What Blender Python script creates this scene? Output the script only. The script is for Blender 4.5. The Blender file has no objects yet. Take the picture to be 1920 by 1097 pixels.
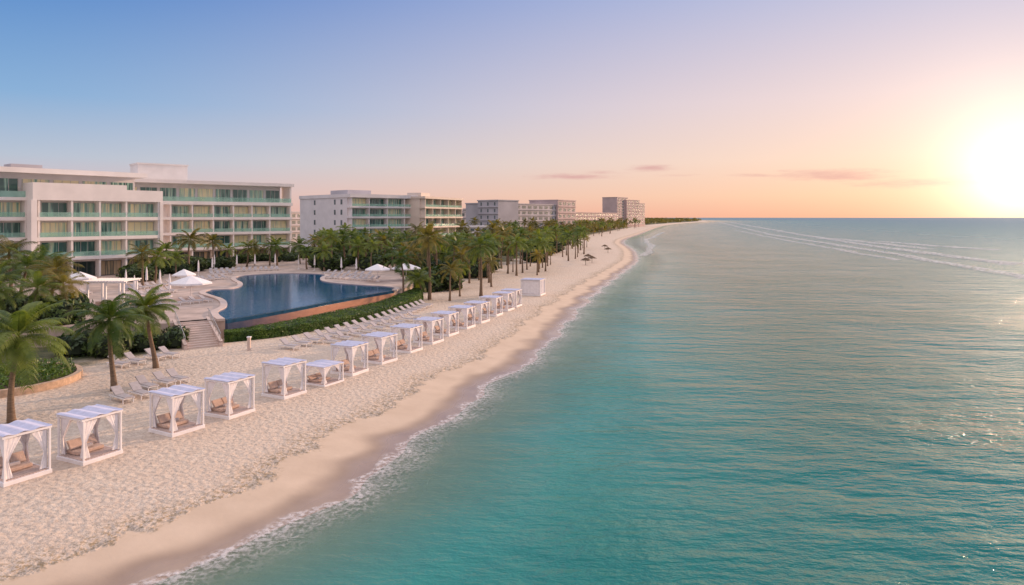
import bpy, math, random
from mathutils import Vector, Matrix, noise as mnoise
random.seed(7)
R=math.radians; PI=math.pi
F=1280.0; CZ=13.6; HY=408.0
SAND=0.6; TZ=2.6
scene=bpy.context.scene
COL=scene.collection
scene.view_settings.view_transform='Standard'
scene.view_settings.look='None'
scene.view_settings.exposure=0
scene.view_settings.gamma=1

def at(px,py,z=SAND):
    D=F*(CZ-z)/(py-HY)
    return ((px-960)*D/F, D)

# ---------------------------------------------------------------- shoreline
SH=[(-400,-190),(-40,-58),(0,-30),(15,-20.3),(25.3,-13.1),(29.4,-10.3),(35,-7.7),(44.4,-4.9),(54,-1.9),(67.7,2.6),(95.6,8.9),(122.6,15.3),(162.7,26),(212,39),(280,50.4),(370,60.7),(544,102),(1024,224),(3480,897),(5000,900),(60000,900)]
def xs0(Y):
    if Y<=SH[0][0]: return SH[0][1]
    for i in range(len(SH)-1):
        if Y<=SH[i+1][0]:
            y0,x0=SH[i]; y1,x1=SH[i+1]
            def sl(k):
                if k<=0: return (SH[1][1]-SH[0][1])/(SH[1][0]-SH[0][0])
                if k>=len(SH)-1: return 0
                a=(SH[k][1]-SH[k-1][1])/(SH[k][0]-SH[k-1][0]); b=(SH[k+1][1]-SH[k][1])/(SH[k+1][0]-SH[k][0])
                return 0 if a*b<=0 else 2*a*b/(a+b)
            t=(Y-y0)/(y1-y0); h=y1-y0
            m0=sl(i)*h; m1=sl(i+1)*h
            return (2*t**3-3*t*t+1)*x0+(t**3-2*t*t+t)*m0+(-2*t**3+3*t*t)*x1+(t**3-t*t)*m1
    return SH[-1][1]
def xs(Y):
    a=1.0 if Y<150 else max(0,1-(Y-150)/200)
    return xs0(Y)+a*(0.38*math.sin(Y*0.42)+0.22*math.sin(Y*0.97+1)+0.05*math.sin(Y*2.1)+0.35*mnoise.noise(Vector((Y*.3,4,0))))
def lerp_tab(tab,x):
    if x<=tab[0][0]: return tab[0][1]
    for (a,b),(c,d) in zip(tab,tab[1:]):
        if x<=c: return b+(d-b)*(x-a)/(c-a)
    return tab[-1][1]
PROF=[(-400,-6),(-60,-4),(-20,-1.6),(0,0),(6,0.42),(12,0.6),(60,0.6),(120,1.2),(1000,1.4)]
def gz(d): return lerp_tab(PROF,d)

# ---------------------------------------------------------------- node helpers
def srgb(r,g,b):
    f=lambda c:(c/255/12.92) if c/255<=0.04045 else ((c/255+0.055)/1.055)**2.4
    return (f(r),f(g),f(b),1)
class NT:
    def __init__(s,nt): s.nt=nt
    def n(s,t,**kw):
        x=s.nt.nodes.new(t)
        for k,v in kw.items(): setattr(x,k,v)
        return x
    def l(s,a,b): s.nt.links.new(a,b)
    def setin(s,sock,v):
        if hasattr(v,'is_output') or isinstance(v,bpy.types.NodeSocket): s.l(v,sock)
        else: sock.default_value=v
    def math(s,op,a,b=None,c=None,clamp=False):
        x=s.n('ShaderNodeMath',operation=op); x.use_clamp=clamp
        s.setin(x.inputs[0],a)
        if b is not None: s.setin(x.inputs[1],b)
        if c is not None: s.setin(x.inputs[2],c)
        return x.outputs[0]
    def mix(s,f,a,b,blend='MIX'):
        x=s.n('ShaderNodeMix',data_type='RGBA',blend_type=blend)
        s.setin(x.inputs[0],f); s.setin(x.inputs[6],a); s.setin(x.inputs[7],b)
        return x.outputs[2]
    def ramp(s,f,stops,interp='LINEAR'):
        x=s.n('ShaderNodeValToRGB'); cr=x.color_ramp; cr.interpolation=interp
        while len(cr.elements)<len(stops): cr.elements.new(0.5)
        for e,(p,c) in zip(cr.elements,stops):
            e.position=p; e.color=c if len(c)==4 else (*c,1)
        s.setin(x.inputs[0],f); return x.outputs[0]
    def mapr(s,v,a,b,c=0,d=1,smooth=True):
        x=s.n('ShaderNodeMapRange'); x.interpolation_type='SMOOTHSTEP' if smooth else 'LINEAR'
        s.setin(x.inputs[0],v)
        for i,q in enumerate((a,b,c,d)): x.inputs[i+1].default_value=q
        return x.outputs[0]
    def noise(s,vec,scale,detail=3,rough=0.55):
        x=s.n('ShaderNodeTexNoise'); x.inputs['Scale'].default_value=scale; x.inputs['Detail'].default_value=detail
        x.inputs['Roughness'].default_value=rough
        if vec is not None: s.l(vec,x.inputs['Vector'])
        return x.outputs['Fac']
    def mapping(s,vec,rot=(0,0,0),scale=(1,1,1)):
        x=s.n('ShaderNodeMapping'); x.inputs['Rotation'].default_value=rot; x.inputs['Scale'].default_value=scale
        s.l(vec,x.inputs['Vector']); return x.outputs[0]
    def attr(s,name):
        x=s.n('ShaderNodeAttribute',attribute_name=name); return x.outputs['Fac']
    def bump(s,h,dist=0.1,strength=1.0):
        x=s.n('ShaderNodeBump'); x.inputs['Distance'].default_value=dist; x.inputs['Strength'].default_value=strength
        s.l(h,x.inputs['Height']); return x.outputs[0]
def newmat(name):
    m=bpy.data.materials.new(name); m.use_nodes=True
    nt=m.node_tree; nt.nodes.clear()
    t=NT(nt); out=t.n('ShaderNodeOutputMaterial')
    return m,t,out
def pos(t): return t.n('ShaderNodeNewGeometry').outputs['Position']
def mat(name,col,rough=0.7,var=0.12,scale=0.8,bump=0,bscale=15,metal=0,stretch=None):
    m,t,out=newmat(name); p=pos(t)
    if stretch: p=t.mapping(p,scale=stretch)
    nz=t.noise(p,scale,4)
    a=tuple(c*(1-var*1.6) for c in col)+(1,); b=tuple(min(1,c*(1+var)) for c in col)+(1,)
    c=t.ramp(nz,[(0.3,a),(0.7,b)])
    bs=t.n('ShaderNodeBsdfPrincipled'); t.l(c,bs.inputs['Base Color']); bs.inputs['Roughness'].default_value=rough; bs.inputs['Metallic'].default_value=metal
    if bump: t.l(t.bump(t.noise(p,bscale,3),bump),bs.inputs['Normal'])
    t.l(bs.outputs[0],out.inputs[0]); return m
def leafmat(name,c1,c2,trans=0.35,scale=0.9):
    m,t,out=newmat(name); p=pos(t)
    oi=t.n('ShaderNodeObjectInfo')
    nz=t.math('ADD',t.noise(p,scale,3),t.math('MULTIPLY',t.math('SUBTRACT',oi.outputs['Random'],0.5),0.25))
    c=t.ramp(nz,[(0.32,c1),(0.68,c2)])
    d=t.n('ShaderNodeBsdfPrincipled'); t.l(c,d.inputs['Base Color']); d.inputs['Roughness'].default_value=0.5
    tr=t.n('ShaderNodeBsdfTranslucent'); t.l(t.mix(1.0,c,(1.3,1.2,0.5,1),'MULTIPLY'),tr.inputs[0])
    mx=t.n('ShaderNodeMixShader'); mx.inputs[0].default_value=trans
    t.l(d.outputs[0],mx.inputs[1]); t.l(tr.outputs[0],mx.inputs[2]); t.l(mx.outputs[0],out.inputs[0]); return m

M={}
M['white']=mat('white_render',(0.84,0.78,0.75),0.75,0.05,0.35,0.01,6)
M['white2']=mat('pale_render',(0.74,0.70,0.71),0.8,0.06,0.3,0.01,6)
M['tan']=mat('warm_render',(0.68,0.58,0.51),0.8,0.06,0.3)
M['paint']=mat('white_paint',(0.82,0.79,0.80),0.5,0.04,2)
M['fabric']=mat('white_fabric',(0.86,0.82,0.84),0.9,0.05,3,0.02,9)
M['canvas']=mat('roof_canvas',(0.60,0.60,0.76),0.9,0.08,3,0.02,9)
M['beige']=mat('beige_cushion',(0.58,0.42,0.34),0.9,0.1,4,0.02,20)
M['deckwood']=mat('pale_deck_wood',(0.58,0.45,0.40),0.7,0.14,2,0.01,30,stretch=(1,6,1))
M['sling']=mat('grey_sling',(0.44,0.40,0.41),0.8,0.08,4)
M['stone']=mat('terrace_stone',(0.52,0.40,0.34),0.8,0.2,0.5,0.01,8)
M['coping']=mat('coping_stone',(0.62,0.49,0.43),0.7,0.1,1.2)
M['bluetile']=mat('blue_tile',(0.015,0.07,0.14),0.15,0.22,1.6)
def poolwall():
    m,t,out=newmat('wet_tile_painted_reflection'); p=pos(t); sx=t.n('ShaderNodeSeparateXYZ'); t.l(p,sx.inputs[0])
    f=t.mapr(t.math('ADD',sx.outputs[0],t.math('MULTIPLY',t.noise(p,.9,3),2.0)),-29.6,-22.5)
    tl=t.n('ShaderNodeTexBrick'); tl.inputs['Scale'].default_value=2.2; tl.inputs['Color1'].default_value=(1,1,1,1); tl.inputs['Color2'].default_value=(.75,.75,.75,1); tl.inputs['Mortar'].default_value=(.5,.5,.5,1)
    t.l(t.mapping(p,rot=(R(90),0,0)),tl.inputs['Vector'])
    c=t.mix(f,(0.07,0.09,0.16,1),(0.60,0.31,0.21,1)); c=t.mix(0.6,c,t.mix(1.0,c,tl.outputs['Color'],'MULTIPLY'))  # blue tile turns copper along X: a warm reflection painted into the colour
    bs=t.n('ShaderNodeBsdfPrincipled'); t.l(c,bs.inputs['Base Color']); bs.inputs['Roughness'].default_value=0.18
    t.l(t.bump(t.noise(p,5,2),0.02),bs.inputs['Normal']); t.l(bs.outputs[0],out.inputs[0]); return m
M['copper_reflection']=poolwall()
M['dark']=mat('dark_frame',(0.06,0.07,0.07),0.5,0.1)
M['steel']=mat('brushed_steel',(0.45,0.43,0.42),0.35,0.05,metal=0.6)
M['frame']=mat('pale_window_frame',(0.52,0.52,0.49),0.5,0.05)
M['farw']=mat('far_wall',(0.48,0.45,0.48),0.85,0.1,0.1)
M['farw2']=mat('far_tower_wall',(0.54,0.42,0.41),0.85,0.1,0.1)
M['fargl']=mat('far_window',(0.12,0.15,0.16),0.25,0.3,0.3)
M['trunk']=mat('palm_bark',(0.22,0.15,0.10),0.9,0.25,6,0.03,14,stretch=(0.5,0.5,3))
M['thatch']=mat('dry_thatch',(0.16,0.10,0.06),0.95,0.3,3,0.05,12)
M['plantrim']=mat('planter_stone',(0.54,0.38,0.27),0.85,0.18,3,0.02,10)
M['palm']=leafmat('palm_leaf',(0.042,0.090,0.016,1),(0.19,0.25,0.05,1),0.42,0.9)
M['palmgold']=leafmat('palm_leaf_gold',(0.06,0.075,0.018,1),(0.26,0.22,0.055,1),0.42,0.6)
M['shrub']=leafmat('shrub_leaf',(0.022,0.05,0.012,1),(0.09,0.14,0.03,1),0.2,1.0)
M['hedge']=leafmat('hedge_leaf',(0.03,0.085,0.012,1),(0.14,0.23,0.03,1),0.25,0.8)
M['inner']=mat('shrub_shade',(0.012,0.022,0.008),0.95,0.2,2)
M['soil']=mat('soil',(0.10,0.07,0.04),0.95,0.2,2)

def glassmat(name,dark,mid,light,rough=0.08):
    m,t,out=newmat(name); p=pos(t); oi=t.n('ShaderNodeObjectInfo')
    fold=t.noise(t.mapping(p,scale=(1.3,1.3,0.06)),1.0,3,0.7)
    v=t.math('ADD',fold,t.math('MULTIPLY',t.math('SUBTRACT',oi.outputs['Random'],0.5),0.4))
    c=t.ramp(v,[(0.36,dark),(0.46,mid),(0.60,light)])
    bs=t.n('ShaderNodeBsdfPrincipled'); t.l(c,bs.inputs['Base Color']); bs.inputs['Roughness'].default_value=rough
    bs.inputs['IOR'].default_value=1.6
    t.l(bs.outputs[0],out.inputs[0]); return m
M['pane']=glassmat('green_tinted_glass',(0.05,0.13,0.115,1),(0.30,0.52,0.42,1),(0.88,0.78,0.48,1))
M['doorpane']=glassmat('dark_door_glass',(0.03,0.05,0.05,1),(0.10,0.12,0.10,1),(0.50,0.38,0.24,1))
def railmat():
    m,t,out=newmat('railing_glass')
    tr=t.n('ShaderNodeBsdfTransparent'); tr.inputs[0].default_value=(0.80,0.95,0.89,1)
    b=t.n('ShaderNodeBsdfPrincipled'); b.inputs['Base Color'].default_value=(0.48,0.70,0.63,1); b.inputs['Roughness'].default_value=0.06
    mx=t.n('ShaderNodeMixShader'); t.l(t.mapr(t.noise(pos(t),0.3),0.3,0.7,0.24,0.44),mx.inputs[0])
    t.l(tr.outputs[0],mx.inputs[1]); t.l(b.outputs[0],mx.inputs[2]); t.l(mx.outputs[0],out.inputs[0]); return m
M['rail']=railmat()

# ---------------------------------------------------------------- object helpers
def tag(o,label=None,cat=None,group=None,kind=None):
    if label: o['label']=label
    if cat: o['category']=cat
    if group: o['group']=group
    if kind: o['kind']=kind
    return o
def empty(name,loc,rz=0):
    o=bpy.data.objects.new(name,None); COL.objects.link(o); o.location=loc; o.rotation_euler=(0,0,rz); o.empty_display_size=0.3; return o
def rootloc(o):
    while o.parent: o=o.parent
    return Vector(o.location)
class MB:
    def __init__(s): s.v=[]; s.f=[]
    def quad(s,*p):
        n=len(s.v); s.v+= [tuple(q) for q in p]; s.f.append(tuple(range(n,n+len(p))))
    def box8(s,p):
        n=len(s.v); s.v+=[tuple(q) for q in p]
        for f in ((0,3,2,1),(4,5,6,7),(0,1,5,4),(1,2,6,5),(2,3,7,6),(3,0,4,7)): s.f.append(tuple(n+i for i in f))
        return s
    def box(s,x0,x1,y0,y1,z0,z1):
        return s.box8([(x0,y0,z0),(x1,y0,z0),(x1,y1,z0),(x0,y1,z0),(x0,y0,z1),(x1,y0,z1),(x1,y1,z1),(x0,y1,z1)])
    def fbox(s,fr,u0,u1,n0,n1,z0,z1):
        g=lambda u,n,z:fr(u,n,z)
        return s.box8([g(u0,n1,z0),g(u1,n1,z0),g(u1,n0,z0),g(u0,n0,z0),g(u0,n1,z1),g(u1,n1,z1),g(u1,n0,z1),g(u0,n0,z1)])
    def tube(s,pts,rad,seg=8,cap=True):
        n0=len(s.v); pts=[Vector(p) for p in pts]
        for i,p in enumerate(pts):
            d=(pts[min(i+1,len(pts)-1)]-pts[max(i-1,0)]).normalized()
            a=Vector((0,0,1)) if abs(d.z)<0.9 else Vector((1,0,0))
            x=d.cross(a).normalized(); y=d.cross(x)
            r=rad[i] if isinstance(rad,(list,tuple)) else rad
            for k in range(seg):
                t=2*PI*k/seg; s.v.append(tuple(p+x*r*math.cos(t)+y*r*math.sin(t)))
        for i in range(len(pts)-1):
            for k in range(seg):
                a=n0+i*seg+k; b=n0+i*seg+(k+1)%seg
                s.f.append((a,b,b+seg,a+seg))
        if cap:
            s.f.append(tuple(n0+k for k in range(seg))[::-1]); s.f.append(tuple(n0+(len(pts)-1)*seg+k for k in range(seg)))
        return s
    def build(s,name,m,parent=None,smooth=False,local=False,bevel=0):
        me=bpy.data.meshes.new(name)
        v=s.v
        if parent is not None and not local:
            L=rootloc(parent); v=[(a-L.x,b-L.y,c-L.z) for a,b,c in s.v]
        me.from_pydata(v,[],s.f); me.update()
        me.materials.append(m)
        if smooth:
            for p in me.polygons: p.use_smooth=True
        o=bpy.data.objects.new(name,me); COL.objects.link(o)
        if parent is not None: o.parent=parent
        if bevel:
            b=o.modifiers.new('bevel','BEVEL'); b.width=bevel; b.segments=2; b.limit_method='ANGLE'
        return o
KIDS={}
def kids(o):
    return [c for c in bpy.data.objects if c.parent==o]
def cache(o):
    ks=kids(o); KIDS[o.name]=[(k,kids(k)) for k in ks]
def dup(root,loc,rz=0,label=None,group=None,scale=None):
    r=root.copy(); COL.objects.link(r); r.location=loc; r.rotation_euler=(0,0,rz)
    r.scale=scale if scale else (1,1,1)
    if label: r['label']=label
    if group: r['group']=group
    for k,gs in KIDS[root.name]:
        c=k.copy(); COL.objects.link(c); c.parent=r
        for g in gs:
            d=g.copy(); COL.objects.link(d); d.parent=c
    return r
def frame(P0,P1):
    P0=Vector(P0);P1=Vector(P1); L=(P1-P0).length; u=(P1-P0)/L; n=Vector((u.y,-u.x))
    return (lambda a,b,z:(P0.x+u.x*a+n.x*b,P0.y+u.y*a+n.y*b,z)),L
ORD=['first','second','third','fourth','fifth','sixth','seventh','eighth','ninth','tenth','eleventh','twelfth','thirteenth','fourteenth','fifteenth','sixteenth','seventeenth','eighteenth','nineteenth','twentieth']

# ---------------------------------------------------------------- ground + water
def grid(name,rows,offs,fx,fz,attrname,fa,m):
    nv=len(offs); v=[];f=[];at_=[]
    for Y in rows:
        for o in offs:
            v.append((fx(Y,o),Y,fz(Y,o))); at_.append(fa(Y,o))
    for i in range(len(rows)-1):
        for j in range(nv-1):
            a=i*nv+j; f.append((a,a+1,a+1+nv,a+nv))
    me=bpy.data.meshes.new(name); me.from_pydata(v,[],f); me.update()
    a=me.attributes.new(attrname,'FLOAT','POINT'); a.data.foreach_set('value',at_)
    for p in me.polygons: p.use_smooth=True
    me.materials.append(m); o=bpy.data.objects.new(name,me); COL.objects.link(o); return o
rows=[-300,-150,-60,-30]; y=-10.0
while y<160: rows.append(y); y+=0.8
while y<60000: rows.append(y); y*=1.03
rows.append(60000)

# sand
m,t,out=newmat('beach_sand'); p=pos(t)
d=t.attr('dshore')
nlow=t.noise(p,0.35,3); nmed=t.noise(p,1.6,3)
dd=t.math('ADD',d,t.math('ADD',t.math('MULTIPLY',t.math('SUBTRACT',nlow,0.5),2.6),t.math('MULTIPLY',t.math('SUBTRACT',nmed,0.5),1.6)))
dry=t.ramp(t.noise(p,4.0,5,0.7),[(0.33,(0.47,0.37,0.295,1)),(0.5,(0.635,0.52,0.425,1)),(0.68,(0.76,0.64,0.53,1))])
dry=t.mix(t.mapr(t.noise(p,0.18,3),0.35,0.65,0.0,0.3),dry,(0.66,0.50,0.38,1))
smooth=t.ramp(t.noise(p,0.5,3),[(0.3,(0.58,0.44,0.325,1)),(0.7,(0.66,0.51,0.385,1))])
wet=t.ramp(t.noise(p,0.4,3),[(0.3,(0.31,0.215,0.155,1)),(0.7,(0.39,0.28,0.205,1))])
dw=t.math('ADD',d,t.math('MULTIPLY',t.math('SUBTRACT',t.noise(p,0.22,1),0.5),3.2))
c=t.mix(t.mapr(dw,1.5,3.1),wet,smooth)
drym=t.mapr(dd,4.9,5.6)
c=t.mix(drym,c,dry)
weedband=t.math('MULTIPLY',t.mapr(dd,4.6,5.3),t.mapr(dd,7.6,5.6))
weed=t.math('MULTIPLY',weedband,t.mapr(t.noise(p,4.5,4,0.7),0.46,0.60))
c=t.mix(t.math('MULTIPLY',weed,0.7),c,(0.27,0.175,0.07,1))
ing=t.mapr(t.math('ADD',d,t.math('MULTIPLY',t.math('SUBTRACT',t.noise(p,0.12,3),0.5),16)),34,40)
green=t.ramp(t.noise(p,0.6,4),[(0.3,(0.035,0.05,0.018,1)),(0.7,(0.12,0.11,0.05,1))])
c=t.mix(ing,c,green)
bs=t.n('ShaderNodeBsdfPrincipled'); t.l(c,bs.inputs['Base Color'])
t.l(t.mapr(dw,0.4,3.0,0.16,0.9),bs.inputs['Roughness'])
vor=t.n('ShaderNodeTexVoronoi'); vor.feature='SMOOTH_F1'; vor.inputs['Scale'].default_value=2.8; t.l(p,vor.inputs['Vector'])
h=t.math('ADD',t.math('MULTIPLY',t.noise(p,3.8,4,0.58),0.18),t.math('MULTIPLY',vor.outputs['Distance'],0.12))
h=t.math('MULTIPLY',h,t.math('ADD',drym,0.04))
t.l(t.bump(h,1.0,1.0),bs.inputs['Normal'])
t.l(bs.outputs[0],out.inputs[0]); SANDM=m
offs=[-300,-120,-60,-40,-20,-10,-5,-2,0,1,2,3,4,5,6,7,8,10,12,15,18,22,26,30,35,40,50,60,90,120,200,400,1000,4000,20000,60000]
g=grid('beach_ground',rows,offs,lambda Y,o:xs(Y)-o,lambda Y,o:gz(o),'dshore',lambda Y,o:o,SANDM); tag(g,kind='structure')

# sea water
m,t,out=newmat('sea_water'); p=pos(t); o_=t.attr('off')
nz=t.math('MULTIPLY',t.math('SUBTRACT',t.noise(p,0.06,3),0.5),0.35)
lo=t.math('ADD',t.math('DIVIDE',t.math('LOGARITHM',t.math('ADD',t.math('MAXIMUM',o_,0.0),1.0),10.0),3.0),t.math('MULTIPLY',nz,0.25))
# log10(off+1)/3 : 3m->.2, 10m->.347, 30->.497, 100->.668, 300->.826
c=t.ramp(lo,[(0.0,(0.26,0.27,0.20,1)),(0.2,(0.15,0.30,0.24,1)),(0.34,(0.03,0.235,0.21,1)),(0.48,(0.0,0.165,0.158,1)),(0.66,(0.0,0.155,0.168,1)),(0.83,(0.003,0.165,0.205,1)),(1.0,(0.02,0.15,0.235,1))])
h0=t.noise(t.mapping(p,rot=(0,0,R(-12)),scale=(0.05,0.15,1)),1.0,2)
h1=t.noise(t.mapping(p,rot=(0,0,R(16)),scale=(0.16,0.42,1)),1.0,3,0.55)
h2=t.noise(t.mapping(p,rot=(0,0,R(4)),scale=(0.55,1.15,1)),1.0,4,0.62)
h3=t.noise(t.mapping(p,rot=(0,0,R(28)),scale=(2.0,3.4,1)),1.0,4,0.65)
patch=t.mapr(t.noise(p,0.05,3),0.35,0.65,0.55,1.35)
h=t.math('ADD',t.math('ADD',t.math('MULTIPLY',h1,0.75),t.math('MULTIPLY',t.math('MULTIPLY',h2,0.46),patch)),t.math('MULTIPLY',t.math('MULTIPLY',h3,0.11),patch))
h=t.math('ADD',h,t.math('MULTIPLY',h0,0.7))
h=t.math('MULTIPLY',h,t.mapr(o_,0.0,30.0,0.22,1.0))
bs=t.n('ShaderNodeBsdfPrincipled'); t.l(c,bs.inputs['Base Color']); t.l(t.mapr(lo,0.40,1.0,0.09,0.34),bs.inputs['Roughness']); bs.inputs['IOR'].default_value=1.26
t.l(t.bump(h,1.0,1.0),bs.inputs['Normal'])
tr=t.n('ShaderNodeBsdfTransparent'); tr.inputs[0].default_value=(0.74,0.93,0.88,1)
mx=t.n('ShaderNodeMixShader'); t.l(t.mapr(o_,-0.5,10.0,0.25,1.0),mx.inputs[0]); t.l(tr.outputs[0],mx.inputs[1]); t.l(bs.outputs[0],mx.inputs[2])
t.l(mx.outputs[0],out.inputs[0]); SEAM=m
offs=[-4,-1,0,1,2,3,5,8,12,20,35,60,100,180,300,600,1200,3000,8000,20000,60000]
g=grid('sea_water',rows,offs,lambda Y,o:xs(Y)+o,lambda Y,o:0.0,'off',lambda Y,o:o,SEAM); tag(g,kind='structure')

# foam
def foammat(name,solid0,solid1,dens,op=.72,sc=1.0):
    m,t,out=newmat(name); p=pos(t); u=t.attr('across')
    warp=t.n('ShaderNodeTexNoise'); warp.inputs['Scale'].default_value=1.1*sc; t.l(p,warp.inputs['Vector'])
    vm=t.n('ShaderNodeVectorMath',operation='MULTIPLY_ADD'); t.l(warp.outputs['Color'],vm.inputs[0]); vm.inputs[1].default_value=(1.4/sc,1.4/sc,0); t.l(p,vm.inputs[2])
    vo=t.n('ShaderNodeTexVoronoi'); vo.feature='DISTANCE_TO_EDGE'; vo.inputs['Scale'].default_value=2.8*sc; t.l(vm.outputs[0],vo.inputs['Vector'])
    lace=t.mapr(vo.outputs['Distance'],0.24,0.0)
    n1=t.noise(p,3.6*sc,5,0.7); n2=t.noise(p,0.5*sc,2)
    uu=t.math('ADD',u,t.math('MULTIPLY',t.math('SUBTRACT',n2,0.5),0.5))
    core=t.math('MULTIPLY',t.mapr(uu,solid0,solid0+0.08),t.mapr(uu,solid1,solid1-0.30))
    solid=t.math('MULTIPLY',core,t.mapr(n1,0.34,0.66))
    band=t.math('MULTIPLY',t.mapr(uu,solid0,solid0+0.08),t.mapr(uu,1.0,0.35))
    lc=t.math('MULTIPLY',t.math('MULTIPLY',lace,band),t.mapr(n1,0.33,0.62,0,dens))
    a=t.math('MAXIMUM',solid,lc,clamp=True)
    edge=t.math('MULTIPLY',t.mapr(u,0.0,0.06),t.mapr(u,1.0,0.85))
    a=t.math('MULTIPLY',a,edge)
    tr=t.n('ShaderNodeBsdfTransparent'); d=t.n('ShaderNodeBsdfDiffuse'); d.inputs[0].default_value=(0.82,0.78,0.78,1)
    t.l(t.bump(n1,0.05),d.inputs['Normal'])
    mx=t.n('ShaderNodeMixShader'); t.l(t.math('MULTIPLY',a,op),mx.inputs[0]); t.l(tr.outputs[0],mx.inputs[1]); t.l(d.outputs[0],mx.inputs[2]); t.l(mx.outputs[0],out.inputs[0]); return m
fr_rows=[]; y=8.0
while y<420: fr_rows.append(y); y+=0.5 if y<120 else 3
FO=[-1.3,-0.8,-0.3,0.2,0.8,1.5,2.4,3.4]
FM=foammat('shore_foam',0.16,0.56,0.6)
def wid(Y): return lerp_tab([(0,1.1),(30,1.0),(50,.88),(60,.88),(420,3.1)],Y)
g=grid('shore_foam',fr_rows,FO,lambda Y,o:xs(Y)+o*wid(Y),lambda Y,o:max(0,gz(-o*wid(Y)))+0.03,'across',lambda Y,o:(o+1.3)/4.7,FM); tag(g,kind='structure')
FM2=foammat('breaking_foam',0.12,0.95,0.8,op=.75,sc=.35)
def surf(pts,w0,hh):
    w=[ (((px-960)*F*CZ/(py-HY))/F, F*CZ/(py-HY)) for px,py in pts]
    P=[]
    for i in range(len(w)-1):
        L=math.hypot(w[i+1][0]-w[i][0],w[i+1][1]-w[i][1]); n=max(2,int(L/4))
        for k in range(n): P.append((w[i][0]+(w[i+1][0]-w[i][0])*k/n,w[i][1]+(w[i+1][1]-w[i][1])*k/n))
    v=[];f=[];A=[]
    K=[(0,0),(0.2,0.6),(0.4,1),(0.6,0.55),(0.8,0.2),(1,0)]
    for i,(x,yy) in enumerate(P):
        a=P[max(i-1,0)]; b=P[min(i+1,len(P)-1)]; dx,dy=b[0]-a[0],b[1]-a[1]; l=math.hypot(dx,dy) or 1
        nx,ny=dy/l,-dx/l
        wob=2.5*mnoise.noise(Vector((i*0.08,w0,0)))+0.9*mnoise.noise(Vector((i*0.3,w0,3)))
        ww=w0*(0.55+0.9*abs(mnoise.noise(Vector((i*0.11,w0*3,5))))+0.25)
        taper=min(1,i/6,(len(P)-1-i)/6)
        for u,hz in K:
            o=(u-0.4)*ww+wob
            v.append((x+nx*o,yy+ny*o,0.02+hz*hh*taper)); A.append(u if taper>0 else 0)
    n=len(K)
    for i in range(len(P)-1):
        for j in range(n-1):
            a=i*n+j; f.append((a,a+1,a+1+n,a+n))
    me=bpy.data.meshes.new('breaking_wave'); me.from_pydata(v,[],f); at2=me.attributes.new('across','FLOAT','POINT'); at2.data.foreach_set('value',A)
    for q in me.polygons: q.use_smooth=True
    me.materials.append(FM2); o=bpy.data.objects.new('breaking_wave',me); COL.objects.link(o); tag(o,kind='structure')
surf([(1345,416),(1395,428),(1450,441),(1560,458),(1700,480),(1830,503),(1980,528)],8,0.4)
surf([(1370,417),(1500,440),(1640,462),(1780,480),(1930,500)],10,0.45)
surf([(1840,487),(1900,493),(2000,499)],10,0.5)
surf([(1560,447),(1680,460),(1760,468)],9,0.4)
surf([(1380,432),(1480,452),(1600,472),(1700,490)],5,0.2)
surf([(1640,452),(1760,462),(1900,470)],9,0.4)
surf([(1200,480),(1222,462),(1210,450),(1245,435)],5,0.15)

# ---------------------------------------------------------------- world
AZ=math.atan2(1912-960,1280); EL=R(2.9)
S=Vector((math.sin(AZ)*math.cos(EL),math.cos(AZ)*math.cos(EL),math.sin(EL)))
w=bpy.data.worlds.new("World"); scene.world=w; w.use_nodes=True
w.node_tree.nodes.clear(); t=NT(w.node_tree); out=t.n('ShaderNodeOutputWorld'); bg=t.n('ShaderNodeBackground')
tc=t.n('ShaderNodeTexCoord').outputs['Generated']
sp=t.n('ShaderNodeSeparateXYZ'); t.l(tc,sp.inputs[0]); X,Y_,Z=sp.outputs
hl=t.math('SQRT',t.math('ADD',t.math('MULTIPLY',X,X),t.math('MULTIPLY',Y_,Y_)))
da=t.math('DIVIDE',t.math('ADD',t.math('MULTIPLY',X,math.sin(AZ)),t.math('MULTIPLY',Y_,math.cos(AZ))),t.math('MAXIMUM',hl,0.001))
fac=t.math('POWER',t.mapr(da,0.25,1.0,0,1,False),1.6)
zc=t.math('MAXIMUM',Z,0.0)
ZENITH_FILL=(1.06,1.02,1.10,1)  # unseen zenith, made brighter than the visible sky to light the land
rl=t.ramp(zc,[(0.0,srgb(222,180,172)),(0.035,srgb(210,188,192)),(0.075,srgb(184,194,210)),(0.15,srgb(136,175,215)),(0.30,srgb(78,132,200)),(0.42,srgb(88,133,202)),(0.65,ZENITH_FILL)])
rr=t.ramp(zc,[(0.0,srgb(243,178,150)),(0.03,srgb(250,202,170)),(0.08,srgb(249,215,195)),(0.16,srgb(235,212,212)),(0.30,srgb(186,190,220)),(0.42,srgb(165,180,215)),(0.65,ZENITH_FILL)])
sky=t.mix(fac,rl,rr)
back=t.mapr(Y_,0.1,-0.6,0,0.7); sky=t.mix(back,sky,(0.96,0.80,0.77,1))  # bright pink sky added behind the camera to light the facades
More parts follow.
